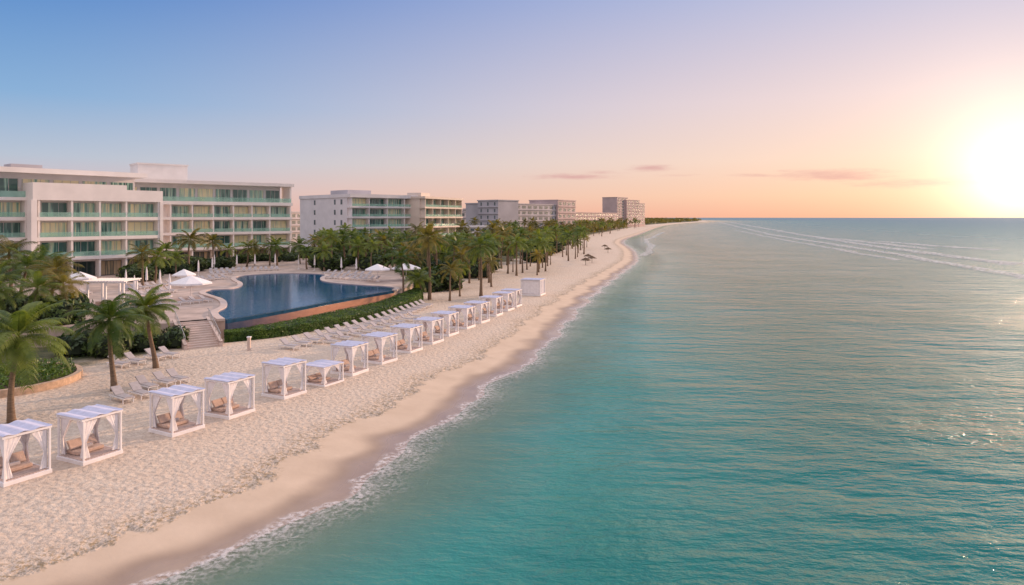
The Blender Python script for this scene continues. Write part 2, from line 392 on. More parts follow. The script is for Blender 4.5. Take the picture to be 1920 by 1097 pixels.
# clouds
yp=t.math('MAXIMUM',Y_,0.05); U=t.math('DIVIDE',X,yp); V=t.math('DIVIDE',Z,yp)
cm=None
for cu,cv,wu,wv,am in ((0.20,0.073,0.034,0.0055,1),(0.085,0.060,0.07,0.005,.8),(0.475,0.062,0.10,0.010,1.0),(0.61,0.051,0.13,0.009,.8),(0.36,0.062,0.05,0.004,.6),(0.69,0.060,0.06,0.005,.6),(0.13,0.066,0.04,0.004,.6),(0.40,0.068,0.03,0.004,.6),(0.24,0.062,0.04,0.003,.5)):
    a=t.math('DIVIDE',t.math('SUBTRACT',U,cu),wu); b=t.math('DIVIDE',t.math('SUBTRACT',V,cv),wv)
    e=t.math('MULTIPLY',t.math('EXPONENT',t.math('MULTIPLY',t.math('ADD',t.math('MULTIPLY',a,a),t.math('MULTIPLY',b,b)),-1.0)),am)
    cm=e if cm is None else t.math('MAXIMUM',cm,e)
cn=t.noise(t.mapping(tc,scale=(18,18,130)),1.0,6,0.7)
cf=t.mapr(t.math('ADD',cm,t.math('MULTIPLY',t.math('SUBTRACT',cn,0.5),1.6)),0.15,1.2,0,0.75)
cf=t.math('MULTIPLY',cf,t.mapr(cm,0.04,0.3))
sky=t.mix(cf,sky,srgb(210,155,156))
dt=t.math('ADD',t.math('ADD',t.math('MULTIPLY',X,S.x),t.math('MULTIPLY',Y_,S.y)),t.math('MULTIPLY',Z,S.z))
ang=t.math('ARCCOSINE',t.math('MINIMUM',dt,0.99999))
g1=t.math('MULTIPLY',t.math('EXPONENT',t.math('DIVIDE',ang,-0.040)),1.9)
g2=t.math('MULTIPLY',t.math('EXPONENT',t.math('DIVIDE',ang,-0.14)),0.18)
def scalecol(col,f):
    x=t.n('ShaderNodeVectorMath',operation='SCALE'); x.inputs[0].default_value=col[:3]; t.l(f,x.inputs['Scale']); return x.outputs[0]
sky=t.mix(1.0,sky,scalecol((1,0.93,0.74),g1),'ADD')
sky=t.mix(1.0,sky,scalecol((1,0.72,0.42),g2),'ADD')
ns=t.n('ShaderNodeTexSky'); ns.sky_type='NISHITA'; ns.sun_disc=False; ns.sun_elevation=R(7); ns.sun_rotation=AZ
sc=t.n('ShaderNodeVectorMath',operation='SCALE'); t.l(ns.outputs[0],sc.inputs[0]); sc.inputs['Scale'].default_value=0.003
sky=t.mix(1.0,sky,sc.outputs[0],'ADD')
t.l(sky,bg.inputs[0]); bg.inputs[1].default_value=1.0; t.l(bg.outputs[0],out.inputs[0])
sl=bpy.data.lights.new('sun','SUN'); sl.energy=4.2; sl.angle=R(1.5); sl.color=(1,0.64,0.41)
so=bpy.data.objects.new('sun',sl); COL.objects.link(so)
EL2=R(10); AZ2=R(51); S2=Vector((math.sin(AZ2)*math.cos(EL2),math.cos(AZ2)*math.cos(EL2),math.sin(EL2)))
so.rotation_euler=(-S2).to_track_quat('-Z','Y').to_euler(); so.location=(60,60,60)

# ---------------------------------------------------------------- camera
cam=bpy.data.cameras.new('camera'); cam.sensor_width=36; cam.lens=24; cam.shift_y=-(548.5-408)/1920; cam.clip_end=120000; cam.clip_start=0.5
co=bpy.data.objects.new('camera',cam); COL.objects.link(co); co.location=(0,0,CZ); co.rotation_euler=(R(90),0,0); scene.camera=co

# ---------------------------------------------------------------- terrace + pool
def poly_slab(name,pts,z0,z1,m,parent=None):
    n=len(pts); mb=MB(); mb.v=[(x,y,z0) for x,y in pts]+[(x,y,z1) for x,y in pts]
    mb.f=[tuple(range(n,2*n))]+[tuple(range(n))[::-1]]+[(i,(i+1)%n,n+(i+1)%n,n+i) for i in range(n)]
    return mb.build(name,m,parent)
WALL=[(422,600),(480,591),(560,576.5),(640,561),(735,545)]
W=[at(a,b,TZ) for a,b in WALL]
terr=W+[(-16.2,108),(-17,118),(-22,135),(-27,160),(-33,190),(-40,225),(-170,225),(-170,60),(-140,61),(-60,66),(-44,69),(-36,71),(-32.5,73.2)]
o=poly_slab('terrace',terr,0.0,TZ,M['stone']); tag(o,kind='structure')
POOLPX=WALL+[(743,541),(720,537.5),(690,536.5),(655,534),(618,531),(600,527),(600,521),(612,517),(600,514.5),(570,513.5),(530,513.5),(490,515),(458,517.5),(441,521),(443,526),(455,531),(456,537),(440,542),(415,544),(390,545),(382,550),(400,556),(420,562),(427,570),(425,578),(408,585),(410,592)]
PP=[at(a,b,TZ) for a,b in POOLPX]
def chaikin(pts,closed=False,it=2):
    for _ in range(it):
        q=[]
        rng=range(len(pts)) if closed else range(len(pts)-1)
        if not closed: q.append(pts[0])
        for i in rng:
            a=pts[i]; b=pts[(i+1)%len(pts)]
            q.append((a[0]*.75+b[0]*.25,a[1]*.75+b[1]*.25)); q.append((a[0]*.25+b[0]*.75,a[1]*.25+b[1]*.75))
        if not closed: q.append(pts[-1])
        pts=q
    return pts
Wc=chaikin(W); deckside=chaikin(PP[4:]+[PP[0]])
outline=Wc+deckside[1:-1]
m,t,out=newmat('pool_water'); p=pos(t)
bs=t.n('ShaderNodeBsdfPrincipled'); t.l(t.ramp(t.noise(p,0.08,2),[(0.3,(0.0,0.055,0.15,1)),(0.7,(0.0,0.09,0.22,1))]),bs.inputs['Base Color']); bs.inputs['Roughness'].default_value=0.04
bs.inputs['IOR'].default_value=1.13
t.l(t.bump(t.noise(p,1.8,2),0.02),bs.inputs['Normal']); t.l(bs.outputs[0],out.inputs[0])
pr=empty('swimming_pool',(-35,100,TZ)); tag(pr,'large curved infinity pool with dark blue water on the hotel terrace','pool')
mb=MB(); mb.v=[(x,y,TZ+0.04) for x,y in outline]; mb.f=[tuple(range(len(outline)))]; mb.build('water',m,pr)
def ribbon_wall(mb,path,wd,z0,z1,side=1):
    n=len(path); L=[];Rr=[]
    for i,(x,y) in enumerate(path):
        a=path[max(i-1,0)]; b=path[min(i+1,n-1)]; dx,dy=b[0]-a[0],b[1]-a[1]; l=math.hypot(dx,dy) or 1
        L.append((x,y)); Rr.append((x+dy/l*wd*side,y-dx/l*wd*side))
    for i in range(n-1):
        mb.box8([(*L[i],z0),(*L[i+1],z0),(*Rr[i+1],z0),(*Rr[i],z0),(*L[i],z1),(*L[i+1],z1),(*Rr[i+1],z1),(*Rr[i],z1)])
mb=MB(); ribbon_wall(mb,Wc,0.30,2.25,TZ+0.02); mb.build('overflow_edge',M['bluetile'],pr)
mb=MB(); ribbon_wall(mb,Wc,0.42,1.4,2.245); mb.build('infinity_wall',M['copper_reflection'],pr)
mb=MB(); ribbon_wall(mb,deckside,0.8,TZ-0.1,TZ+0.16); mb.build('coping',M['coping'],pr)

# steps with handrails
st=empty('staircase',(-30.6,68.2,SAND)); tag(st,'stone steps with steel handrails from the sand up to the pool terrace','staircase')
fr,L=frame((-30.8,68.1),(-34.0,72.6)); mb=MB(); N=12
for i in range(N): mb.fbox(fr,i*L/N,L+0.6,-1.5,1.5,SAND-0.3 if i==0 else SAND+(i)*2.0/N-0.02,SAND+(i+1)*2.0/N)
mb.build('steps',M['coping'],st)
for s in (-1.65,1.65):
    mb=MB(); mb.fbox(fr,-0.2,L+0.8,s-0.15,s+0.15,SAND-0.3,SAND+0.5); 
    mb.box8([fr(-0.2,s+.15,SAND+.4),fr(L+.8,s+.15,SAND+.4),fr(L+.8,s-.15,SAND+.4),fr(-.2,s-.15,SAND+.4),fr(-.2,s+.15,SAND+.55),fr(L+.8,s+.15,TZ+.25),fr(L+.8,s-.15,TZ+.25),fr(-.2,s-.15,SAND+.55)]); mb.build('side_wall',M['coping'],st)
    mb=MB(); z=lambda q:SAND+2.0*q/L
    mb.tube([fr(0,s,SAND+1.25),fr(L,s,TZ+1.15),fr(L+.8,s,TZ+1.15)],0.035,6); mb.tube([fr(0,s,SAND+.9),fr(L,s,TZ+.75)],0.02,5)
    for k in range(6):
        q=k*L/5; mb.tube([fr(q,s,z(q)+0.3),fr(q,s,z(q)+1.2)],0.03,6)
    mb.build('handrail',M['steel'],st)

# ---------------------------------------------------------------- foliage generators
def leaf(mb,p,size,rnd,nrm=None):
    a=Vector((rnd.gauss(0,1),rnd.gauss(0,1),rnd.gauss(0,1))).normalized()
    if nrm is not None: a=(a*0.8+nrm).normalized()
    b=a.cross(Vector((rnd.gauss(0,1),rnd.gauss(0,1),rnd.gauss(0,1)))).normalized(); c=a.cross(b)
    s=size*rnd.uniform(.6,1.3)
    mb.quad(p-b*s*.9,p-c*s*.4,p+b*s*.9,p+c*s*.4)
def shrub_proto(name,seed,n=700,lf=0.16):
    rnd=random.Random(seed); r=empty(name,(0,0,0)); mb=MB(); inn=MB()
    blobs=[(Vector((rnd.uniform(-.6,.6),rnd.uniform(-.6,.6),rnd.uniform(.35,.8))),rnd.uniform(.35,.62)) for _ in range(7)]
    for c,rad in blobs:
        for k in range(n//7):
            d=Vector((rnd.gauss(0,1),rnd.gauss(0,1),rnd.gauss(0,1))).normalized(); 
            q=c+d*rad*rnd.uniform(.75,1.1)
            if q.z>0.02: leaf(mb,q,lf,rnd,d)
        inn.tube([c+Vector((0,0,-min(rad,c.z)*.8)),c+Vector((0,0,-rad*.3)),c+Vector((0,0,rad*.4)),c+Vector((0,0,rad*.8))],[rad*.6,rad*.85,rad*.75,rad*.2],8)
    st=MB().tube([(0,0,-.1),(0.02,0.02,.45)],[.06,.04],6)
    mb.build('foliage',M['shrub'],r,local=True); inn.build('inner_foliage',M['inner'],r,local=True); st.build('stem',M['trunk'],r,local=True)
    tag(r,'x','shrub'); cache(r); return r
def crown(mb,rnd,top,nf,nl,Lf,lw):
    for i in range(nf):
        az=2*PI*(i*0.618)+rnd.uniform(-.25,.25); q=i/nf
        e=R(78-112*q**0.85+rnd.uniform(-10,10)); L=Lf*rnd.uniform(.85,1.1)*(0.82 if q<.2 else 1)
        h=Vector((math.cos(az),math.sin(az),0)); P=Vector(top); D=[]
        seg=9; bend=R(rnd.uniform(70,100))/seg; pts=[P.copy()]; dirs=[]
        ee=e
        for k in range(seg):
            dv=h*math.cos(ee)+Vector((0,0,1))*math.sin(ee); P=P+dv*(L/seg); pts.append(P.copy()); dirs.append(dv); ee-=bend*(0.35+1.1*k/seg)
            ee=max(ee,R(-86))
        side=Vector((-h.y,h.x,0))
        for k in range(seg):   # rachis
            w0=.035*(1-k/seg)+.01; mb.quad(pts[k]-side*w0,pts[k]+side*w0,pts[k+1]+side*(w0*.85),pts[k+1]-side*(w0*.85))
        for s in (-1,1):
            for j in range(nl):
                tt=(j+.5+rnd.uniform(-.3,.3))/nl; tt=0.12+0.88*tt; kf=min(tt*seg,seg-.001); k=int(kf); p=pts[k].lerp(pts[k+1],kf-k); dv=dirs[k]
                ll=L*0.28*(math.sin(PI*(0.12+0.80*tt))**0.7)*rnd.uniform(.85,1.1)
                o=(side*s*0.85+dv*0.55+Vector((0,0,-0.15))).normalized()
                m1=p+o*ll*.5+Vector((0,0,.02)); tip=p+o*ll*.92+Vector((0,0,-ll*.38))
                wv=dv*lw
                mb.quad(p-wv*.5,p+wv*.5,m1+wv*.55,m1-wv*.55); n=len(mb.v)
                mb.v.append(tuple(tip)); mb.f.append((n-1,n-2,n))
def palm_proto(name,seed,H,nf,nl,Lf,lw,lean,mm,label='x'):
    rnd=random.Random(seed); r=empty(name,(0,0,0)); a=rnd.uniform(0,2*PI)
    pts=[];rad=[]
    for k in range(10):
        q=k/9; b=lean*(q*q)+0.12*math.sin(q*5+seed); pts.append((math.cos(a)*b,math.sin(a)*b,-.2+(H+.2)*q)); rad.append(.20-.08*q+(.10*(1-q)**6))
    MB().tube(pts,rad,9).build('trunk',M['trunk'],r,smooth=True,local=True)
    mb=MB(); crown(mb,rnd,pts[-1],nf,nl,Lf,lw); mb.build('crown',M[mm],r,local=True)
    tag(r,label,'palm tree'); cache(r); return r
USED=set()
def place(proto,loc,rz,label,group=None,scale=None):
    if proto.name not in USED:
        USED.add(proto.name); r=proto; r.location=loc; r.rotation_euler=(0,0,rz)
        if scale: r.scale=scale
        r['label']=label
        if group: r['group']=group
        return r
    r=dup(proto,loc,rz,label,None,scale)
    if group: r['group']=group
    elif 'group' in r.keys(): del r['group']
    return r

# ---- near palms
def nearpalm(px,py,H,Lf,seed,label,z=SAND,nf=30,nl=38,lean=.4,lw=.055,mm='palm'):
    x,y=at(px,py,z); pr=palm_proto('palm_tree',seed,H,nf,nl,Lf,lw,lean,mm,label); pr.location=(x,y,z); return pr
nearpalm(22,792,5.4,3.6,3,'tall coconut palm at the left edge, its trunk rising beside the round planter')
nearpalm(212,732,5.3,3.0,11,'coconut palm with drooping fronds behind the pair of loungers nearest the left cabanas')
nearpalm(290,690,5.2,2.9,5,'coconut palm standing just left of the pool terrace steps, with a gently leaning trunk',lean=.8)
lp=[palm_proto('palm_tree',21,4.2,24,26,3.4,.065,.5,'palm'),palm_proto('palm_tree',22,5.0,24,26,3.4,.065,.3,'palmgold')]
for i,(px,dist,sc,lab) in enumerate([(40,84,1.15,'tallest bushy palm of the left clump at the far left of the photo'),(98,80,.98,'bushy palm on the terrace clump beside the white pergola'),(5,76,1.0,'bushy palm cut by the left frame edge above the low shrubs'),(125,74,.75,'short palm at the right side of the left terrace clump'),(62,72,.85,'short palm in the middle front of the left terrace clump'),(-50,82,1.1,'palm just left of the frame beside the terrace clump'),(80,92,1.15,'palm rising at the back of the left terrace clump'),(20,95,1.2,'palm at the back left of the terrace clump against the hotel columns'),(-10,70,.8,'low palm at the front left of the terrace clump')]):
    place(lp[i%2],((px-960)*dist/F,dist,TZ),i*1.3,lab,None,(sc,sc,sc))
place(lp[0],(*at(790,562,SAND),SAND),2,'single short palm at the right end of the curved pool hedge',None,(.9,.9,.8))

# ---- hotel garden palms
gp=[palm_proto('palm_tree',31+i,h,18,18,3.1,.115,.5,'palm' if i%2==0 else 'palmgold') for i,h in enumerate((4.6,5.8,7.0,8.2))]
hotelp=[(290,532,1.0),(268,536,.9),(315,512,1.0),(352,512,1.15),(330,520,.8),(400,503,1.0),(463,500,.95),(478,502,.8),(520,500,1.05),(505,498,.8),(562,495,1.0),(590,492,.9),(425,497,.8),(610,498,.9),(575,505,.8)]
for i,(px,py,s) in enumerate(hotelp):
    x,y=at(px,py,TZ); place(gp[i%2],(x,y,TZ),i*2.1,'ornamental palm in the garden strip between the long balconied hotel and the pool','palms in front of the long hotel',(s,s,s))
# ---- grove
rnd=random.Random(99); PT=[]
def intert(x,y):
    if y<103: return True
    edge=lerp_tab([(103,-18),(108,-16.2),(118,-17),(135,-22),(160,-27),(190,-33),(225,-40)],y)
    return x<edge and y<225
cnt=0; tries=0
while cnt<135 and tries<14000:
    tries+=1; y=106+(430-106)*rnd.random()**1.6; dd=rnd.uniform(18,19+14+y*0.15) ; x=xs0(y)-dd
    if intert(x,y): continue
    ms=2.1+y*0.005
    if any((x-a)**2+(y-b)**2<ms*ms for a,b in PT): continue
    if -62<x<-18 and 236<y<300: continue
    PT.append((x,y)); s=rnd.uniform(.68,1.22)
    row=dd<25
    place(gp[rnd.choice((1,2,2,3))],(x,y,gz(dd)),rnd.uniform(0,6.28),'slender palm in the seaward row of the grove, standing on open sand' if row else 'palm inside the dense grove between the beach and the farther hotels','palms along the sand' if row else 'palms of the dense grove',(s*.97,s*.97,s)); cnt+=1
cnt=0; tries=0
while cnt<62 and tries<9000:
    tries+=1; y=rnd.uniform(139,222); x=(rnd.uniform(600,880)-960)*y/F
    if any((x-a)**2+(y-b)**2<8 for a,b in PT): continue
    PT.append((x,y)); s=rnd.uniform(.7,1.1); z=TZ if intert(x,y) else gz(xs0(y)-x)
    place(gp[rnd.choice((0,1,2,2))],(x,y,z),rnd.uniform(0,6.28),'palm in the garden behind the pool, in front of the second white hotel','palms behind the pool',(s,s,s)); cnt+=1
cnt=0
while cnt<90:
    y=rnd.uniform(400,1000); dd=rnd.uniform(20,100); x=xs0(y)-dd; s=rnd.uniform(1.0,1.35)
    place(gp[rnd.choice((2,3))],(x,y,gz(dd)),rnd.uniform(0,6.28),'tiny distant palm on the far curve of the beach','distant palms toward the headland',(s,s,s)); cnt+=1

# ---- shrubs
sp_=[shrub_proto('shrub',5),shrub_proto('shrub',9)]
sh=[((150,664),1.9),((195,668),2.0),((240,662),1.8),((285,655),1.9),((325,650),1.7),((130,640),2.2),((60,640),2.4),((10,650),2.4),((350,640),1.3)]
for i,((px,py),s) in enumerate(sh):
    x,y=at(px,py,SAND); place(sp_[i%2],(x,y,SAND),i*1.7,'dense dark green shrub at the foot of the terrace left of the steps','shrubs below the terrace',(s,s,s*.95))
for i in range(10):
    px=[15,40,70,95,120,140,0,55,85,110][i]; dist=rnd.uniform(70,80); s=rnd.uniform(1.4,2.2)
    place(sp_[i%2],((px-960)*dist/F,dist,TZ),i,'leafy shrub under the palms of the left terrace clump','shrubs of the left terrace clump',(s,s,s))
for i in range(34):
    px=rnd.uniform(255,600); y=(lerp_tab([(255,120),(300,128),(420,150),(600,190)],px))*rnd.uniform(.97,1.06); s=rnd.uniform(1.2,2.2)
    place(sp_[i%2],((px-960)*y/F,y,TZ),i,'low clipped shrub in the planting bed along the foot of the long hotel','shrubs along the long hotel',(s*1.3,s*1.3,s))
for i in range(65):
    y=rnd.uniform(138,215); x=(rnd.uniform(560,870)-960)*y/F; z=TZ if intert(x,y) else gz(xs0(y)-x); s=rnd.uniform(1.5,3.0)
    place(sp_[i%2],(x,y,z),i,'leafy shrub under the palms behind the pool','shrubs behind the pool',(s*1.2,s*1.2,s))
for i in range(90):
    y=rnd.uniform(120,420); dd=rnd.uniform(28,38+y*.13); x=xs0(y)-dd
    if intert(x,y): continue
    s=rnd.uniform(1.8,3.6); place(sp_[i%2],(x,y,gz(dd)),i,'leafy shrub under the palms of the beach grove','shrubs of the beach grove',(s*1.3,s*1.3,s))
# planter
pl=empty('round_planter',(-40,53.5,SAND)); tag(pl,'round raised stone planter full of low green plants at the left frame edge','planter')
mb=MB(); n=48
for k in range(n):
    a0=2*PI*k/n; a1=2*PI*(k+1)/n; f=lambda r,a,z:(-40+r*math.cos(a),53.5+r*math.sin(a),z)
    mb.box8([f(5,a0,.4),f(5.4,a0,.4),f(5.4,a1,.4),f(5,a1,.4),f(5,a0,1.15),f(5.4,a0,1.15),f(5.4,a1,1.15),f(5,a1,1.15)])
mb.build('rim',M['plantrim'],pl)
mb=MB(); mb.v=[(-40+5*math.cos(2*PI*k/n),53.5+5*math.sin(2*PI*k/n),1.0) for k in range(n)]; mb.f=[tuple(range(n))]; mb.build('soil',M['soil'],pl)
mb=MB()
for k in range(5200):
    a=rnd.uniform(0,2*PI); r=4.9*math.sqrt(rnd.random()); x=-40+r*math.cos(a); y=53.5+r*math.sin(a); h=.35+.55*mnoise.noise(Vector((x*.8,y*.8,0)))+.3
    leaf(mb,Vector((x,y,1.0+max(.05,h)*rnd.random())),.14,rnd)
mb.build('ground_cover_plants',M['hedge'],pl)

# ---- curved hedge in front of pool
Hout=chaikin([(-29.9,71.0),(-25.5,74.0),(-22.3,79.0),(-18.7,85.3),(-15.6,94),(-14.0,102),(-14.3,109)]); Hin=chaikin([(-30.5,72.4),(-27,78),(-24.2,84.5),(-21.5,90.5),(-18.6,98),(-17.2,104),(-15.8,109)])
def polyat(path,t):
    q=t*(len(path)-1); i=min(int(q),len(path)-2); f=q-i; return Vector((path[i][0]*(1-f)+path[i+1][0]*f,path[i][1]*(1-f)+path[i+1][1]*f))
hr=empty('curved_hedge',(-22,83,SAND)); tag(hr,'long clipped green hedge curving along the foot of the infinity pool wall','hedge')
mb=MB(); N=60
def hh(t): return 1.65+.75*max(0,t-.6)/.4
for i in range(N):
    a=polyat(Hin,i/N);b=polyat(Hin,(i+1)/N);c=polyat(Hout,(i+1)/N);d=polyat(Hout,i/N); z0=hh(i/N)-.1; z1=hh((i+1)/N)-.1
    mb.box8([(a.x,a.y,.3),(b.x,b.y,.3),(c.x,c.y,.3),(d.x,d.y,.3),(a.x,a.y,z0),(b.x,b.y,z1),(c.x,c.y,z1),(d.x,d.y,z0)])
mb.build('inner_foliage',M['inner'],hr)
mb=MB()
for k in range(26000):
    t_=rnd.random(); a=polyat(Hin,t_); b=polyat(Hout,t_); H=hh(t_)+.12*mnoise.noise(Vector((a.x,a.y,0))*.9)
    if rnd.random()<.55: q=a.lerp(b,rnd.random()*1.0); leaf(mb,Vector((q.x,q.y,H-.12*rnd.random())),.11,rnd,Vector((0,0,.8)))
    else:
        z=.5+(H-.5)*rnd.random(); q=a.lerp(b,1.0+rnd.uniform(0,.12)*(1.2-z/H)); leaf(mb,Vector((q.x,q.y,z)),.11,rnd,Vector((.6,-.5,.1)))
mb.build('foliage',M['hedge'],hr)

# ---------------------------------------------------------------- buildings
def facade(root,P0,P1,z0,storeys,bays,depth,rec=1.8,wall='white',skip=None,winm='pane',railing=True,band=.62,half=True):
    fr,L=frame(P0,P1)
    zt=z0+sum(storeys)
    MB().fbox(fr,0.01,L-.01,-depth,-rec,z0-1,zt).build('wall',M[wall],root)
    z=z0
    for li,h in enumerate(storeys):
        if li>0: MB().fbox(fr,-.15,L+.15,-rec-.2,.45,z-.32,z-.32+band).build('floor_slab',M[wall],root)
        zlo=z-.32+band if li>0 else z
        for bi in range(len(bays)-1):
            u0=bays[bi]*L+.2; u1=bays[bi+1]*L-.2
            if skip and skip(li,bi): continue
            n0=-rec+.02
            fz0=zlo+.02; fz1=z+h-.72
            if li==0: fz1=z+h-.9
            if half and li>0: u0w=u0+(u1-u0)*.14
            else: u0w=u0
            fm=MB(); k=max(2,round((u1-u0w)/1.35))
            for q in range(k+1):
                uu=u0w+(u1-u0w-.08)*q/k; fm.fbox(fr,uu,uu+.08,n0,n0+.09,fz0,fz1)
            fm.fbox(fr,u0w,u1,n0,n0+.08,fz1,fz1+.09); fm.fbox(fr,u0w,u1,n0,n0+.08,fz0-.0,fz0+.08)
            wn=fm.build('window',M['dark'] if li==0 else M['frame'],root)
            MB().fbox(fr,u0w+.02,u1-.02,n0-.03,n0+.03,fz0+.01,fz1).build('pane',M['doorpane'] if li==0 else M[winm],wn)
            if li>0 and railing:
                MB().fbox(fr,u0-.05,u1+.05,.33,.37,zlo,zlo+.85).build('balcony_railing',M['rail'],root)
        z+=h
    for b in bays:
        uu=min(max(b*L,.16),L-.16)
        MB().fbox(fr,uu-.15,uu+.15,-rec,.30,z0-1,zt).build('partition_wall',M[wall],root)
    return fr,L,zt
hotel=empty('beach_hotel',(-80,135,TZ)); tag(hotel,'long white five storey hotel with green glass balconies filling the left of the photo','hotel')
# A wing
fa,LA,za=facade(hotel,(-105,98.5),(-74.5,137),TZ,[3.6,3.6,3.6,3.6],[0,.13,.26,.39,.5,.60],14)
fr,L=fa,LA
MB().fbox(fr,-.2,L+.2,-14,.5,TZ+14.05,TZ+14.6).build('terrace_slab',M['white'],hotel)
fp,Lp=frame(fr(0,-2.2,0)[:2],fr(L,-2.2,0)[:2])
MB().fbox(fp,0,Lp,-11,-.6,TZ+14.6,TZ+19).build('penthouse_wall',M['white2'],hotel)
k=10
for i in range(k):
    u0=Lp*i/k+.3; u1=Lp*(i+1)/k-.3; fm=MB()
    for q in range(4):
        uu=u0+(u1-u0-.08)*q/3; fm.fbox(fp,uu,uu+.08,-.58,-.48,TZ+14.6,TZ+18.0)
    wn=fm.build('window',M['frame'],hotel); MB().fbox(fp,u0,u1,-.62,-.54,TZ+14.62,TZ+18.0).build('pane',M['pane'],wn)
MB().fbox(fr,.3,L*.62,-.1,-.06,TZ+14.6,TZ+15.7).build('balcony_railing',M['rail'],hotel)
MB().fbox(fp,-1,Lp+1.2,-12,2.4,TZ+19,TZ+19.9).build('roof',M['white'],hotel)
for u,wd in ((19,8),(29,5)):
    MB().fbox(fp,u,u+wd,-8,-4,TZ+19.9,TZ+20.9).build('roof_vent_housing',M['farw'],hotel)
# B front block
fr,L,zb=facade(hotel,(-84,120),(-70.6,137),TZ,[3.6,3.6,3.6,3.6],[.03,.27,.485,.70,.98],5.0,rec=1.6)
MB().fbox(fr,-.35,L*.70,-4.8,.5,TZ+14.1,TZ+17.2).build('parapet',M['white'],hotel)
MB().fbox(fr,L*.70,L+.3,-4.6,.48,TZ+14.1,TZ+16.3).build('parapet',M['white'],hotel)
MB().fbox(fr,-.6,.3,-1.7,.6,TZ,TZ+14.1).build('end_fin',M['white'],hotel)
MB().fbox(fr,L-.25,L+.35,-3.2,.55,TZ+3.3,TZ+14.1).build('end_fin',M['white'],hotel)
# C right section
fr,L,zc_=facade(hotel,(-90,149),(-57.7,178),TZ,[3.6,3.6,3.6,3.6],[0.33,.44,.55,.66,.765,.87,.995],16,rec=1.8)
MB().fbox(fr,-.2,L+.3,-16,.5,TZ+14.05,TZ+14.85).build('terrace_slab',M['white'],hotel)
fp,Lp=frame(fr(0,-2.5,0)[:2],fr(L-1.5,-2.5,0)[:2])
MB().fbox(fp,0,Lp,-12,-.6,TZ+14.8,TZ+19).build('penthouse_wall',M['white2'],hotel)
for i in range(10):
    u0=Lp*i/10+.3; u1=Lp*(i+1)/10-.3; fm=MB()
    for q in range(4):
        uu=u0+(u1-u0-.08)*q/3; fm.fbox(fp,uu,uu+.08,-.58,-.48,TZ+14.85,TZ+18.0)
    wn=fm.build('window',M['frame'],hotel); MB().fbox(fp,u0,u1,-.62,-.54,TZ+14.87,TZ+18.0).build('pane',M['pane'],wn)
MB().fbox(fr,.3,L,.3,.34,TZ+14.8,TZ+15.9).build('balcony_railing',M['rail'],hotel)
MB().fbox(fp,-1,Lp+2.4,-13,2.6,TZ+19,TZ+19.8).build('roof',M['white'],hotel)
MB().fbox(fp,Lp+1.4,Lp+1.8,-3,2.2,TZ+14.8,TZ+19).build('end_fin',M['white'],hotel)
bx0=MB().fbox(fp,9,20,-11,-4,TZ+19.8,TZ+23.6); bx0.fbox(fp,8.8,20.2,-11.2,-3.8,TZ+23.6,TZ+23.9); bx0.build('lift_tower',M['white'],hotel)

# D second hotel
h2=empty('white_hotel',(-50,255,SAND)); tag(h2,'white hotel with a blank grey side wall and glass balconies behind the pool palms','hotel')
fr,L,zz=facade(h2,(-57,240),(-35,262),TZ,[3.7]*5,[0.02,.25,.5,.75,.98],36,wall='white2',rec=1.8)
MB().fbox(fr,-.3,L+.3,-36.2,.7,zz-.35,zz+.9).build('roof',M['white2'],h2)
MB().fbox(fr,4,14,-20,-8,zz+.9,zz+2.6).build('roof_vent_housing',M['farw'],h2)
for r_ in range(4):
    for c_ in (5,9.5,24):
        a=MB(); a.box8([fr(-.03,-c_-1.2,TZ+4.6+r_*3.7),fr(-.03,-c_,TZ+4.6+r_*3.7),fr(.2,-c_,TZ+4.6+r_*3.7),fr(.2,-c_-1.2,TZ+4.6+r_*3.7),fr(-.03,-c_-1.2,TZ+6.4+r_*3.7),fr(-.03,-c_,TZ+6.4+r_*3.7),fr(.2,-c_,TZ+6.4+r_*3.7),fr(.2,-c_-1.2,TZ+6.4+r_*3.7)])
        a.build('window',M['fargl'],h2)
fr,L,zz=facade(h2,(-33,256),(-21,286),TZ,[3.7]*5,[0.02,.2,.4,.6,.8,.98],14,wall='tan',rec=1.8)
MB().fbox(fr,-.3,L+.3,-14.2,.7,zz-.35,zz+.5).build('roof',M['tan'],h2)
MB().fbox(fr,3,10,-9,-3,zz+.5,zz+2.0).build('roof_vent_housing',M['tan'],h2)

# far blocks
def far_block(root,P0,P1,depth,z1,rows_,cols,wm,h0=3.0,ww=.62,wh=.5,side=True):
    fr,L=frame(P0,P1); MB().fbox(fr,0,L,-depth,0,SAND-.5,z1).build('wall',wm,root)
    MB().fbox(fr,-.4,L+.4,-depth-.4,.5,z1,z1+.7).build('roof',wm,root)
    fh=(z1-h0)/rows_
    for r_ in range(rows_):
        zz=h0+fh*r_+.3
        for c_ in range(cols):
            cw=L/cols; u0=cw*(c_+.5-ww/2); u1=cw*(c_+.5+ww/2)
            MB().fbox(fr,u0,u1,-.2,.06,zz+fh*.2,zz+fh*(.2+wh)).build('window',M['fargl'],root)
    for r_ in range(rows_): MB().fbox(fr,0,L,0.0,.7,h0+fh*r_,h0+fh*r_+.35).build('floor_slab',wm,root)
def pw(px,D): return ((px-960)*D/F,D)
b=empty('hotel_block',(*pw(990,450),SAND)); tag(b,'grey green mid-rise hotel block with rows of dark windows beyond the palm grove','hotel')
far_block(b,pw(896,452),pw(934,440),20,24.5,5,3,M['farw'],ww=.2)
far_block(b,pw(930,450),pw(1048,520),25,22.8,5,11,M['farw'])
far_block(b,pw(1046,515),pw(1079,540),25,26.5,5,4,M['farw2'])
b=empty('low_apartment_block',(*pw(1120,700),SAND)); tag(b,'low pale apartment block between the grey hotel block and the tower pair','building')
far_block(b,pw(1078,700),pw(1160,820),30,18.5,4,12,M['farw2'])
b=empty('tower_block',(*pw(1180,950),SAND)); tag(b,'cluster of tall apartment towers on the horizon above the beach curve','building')
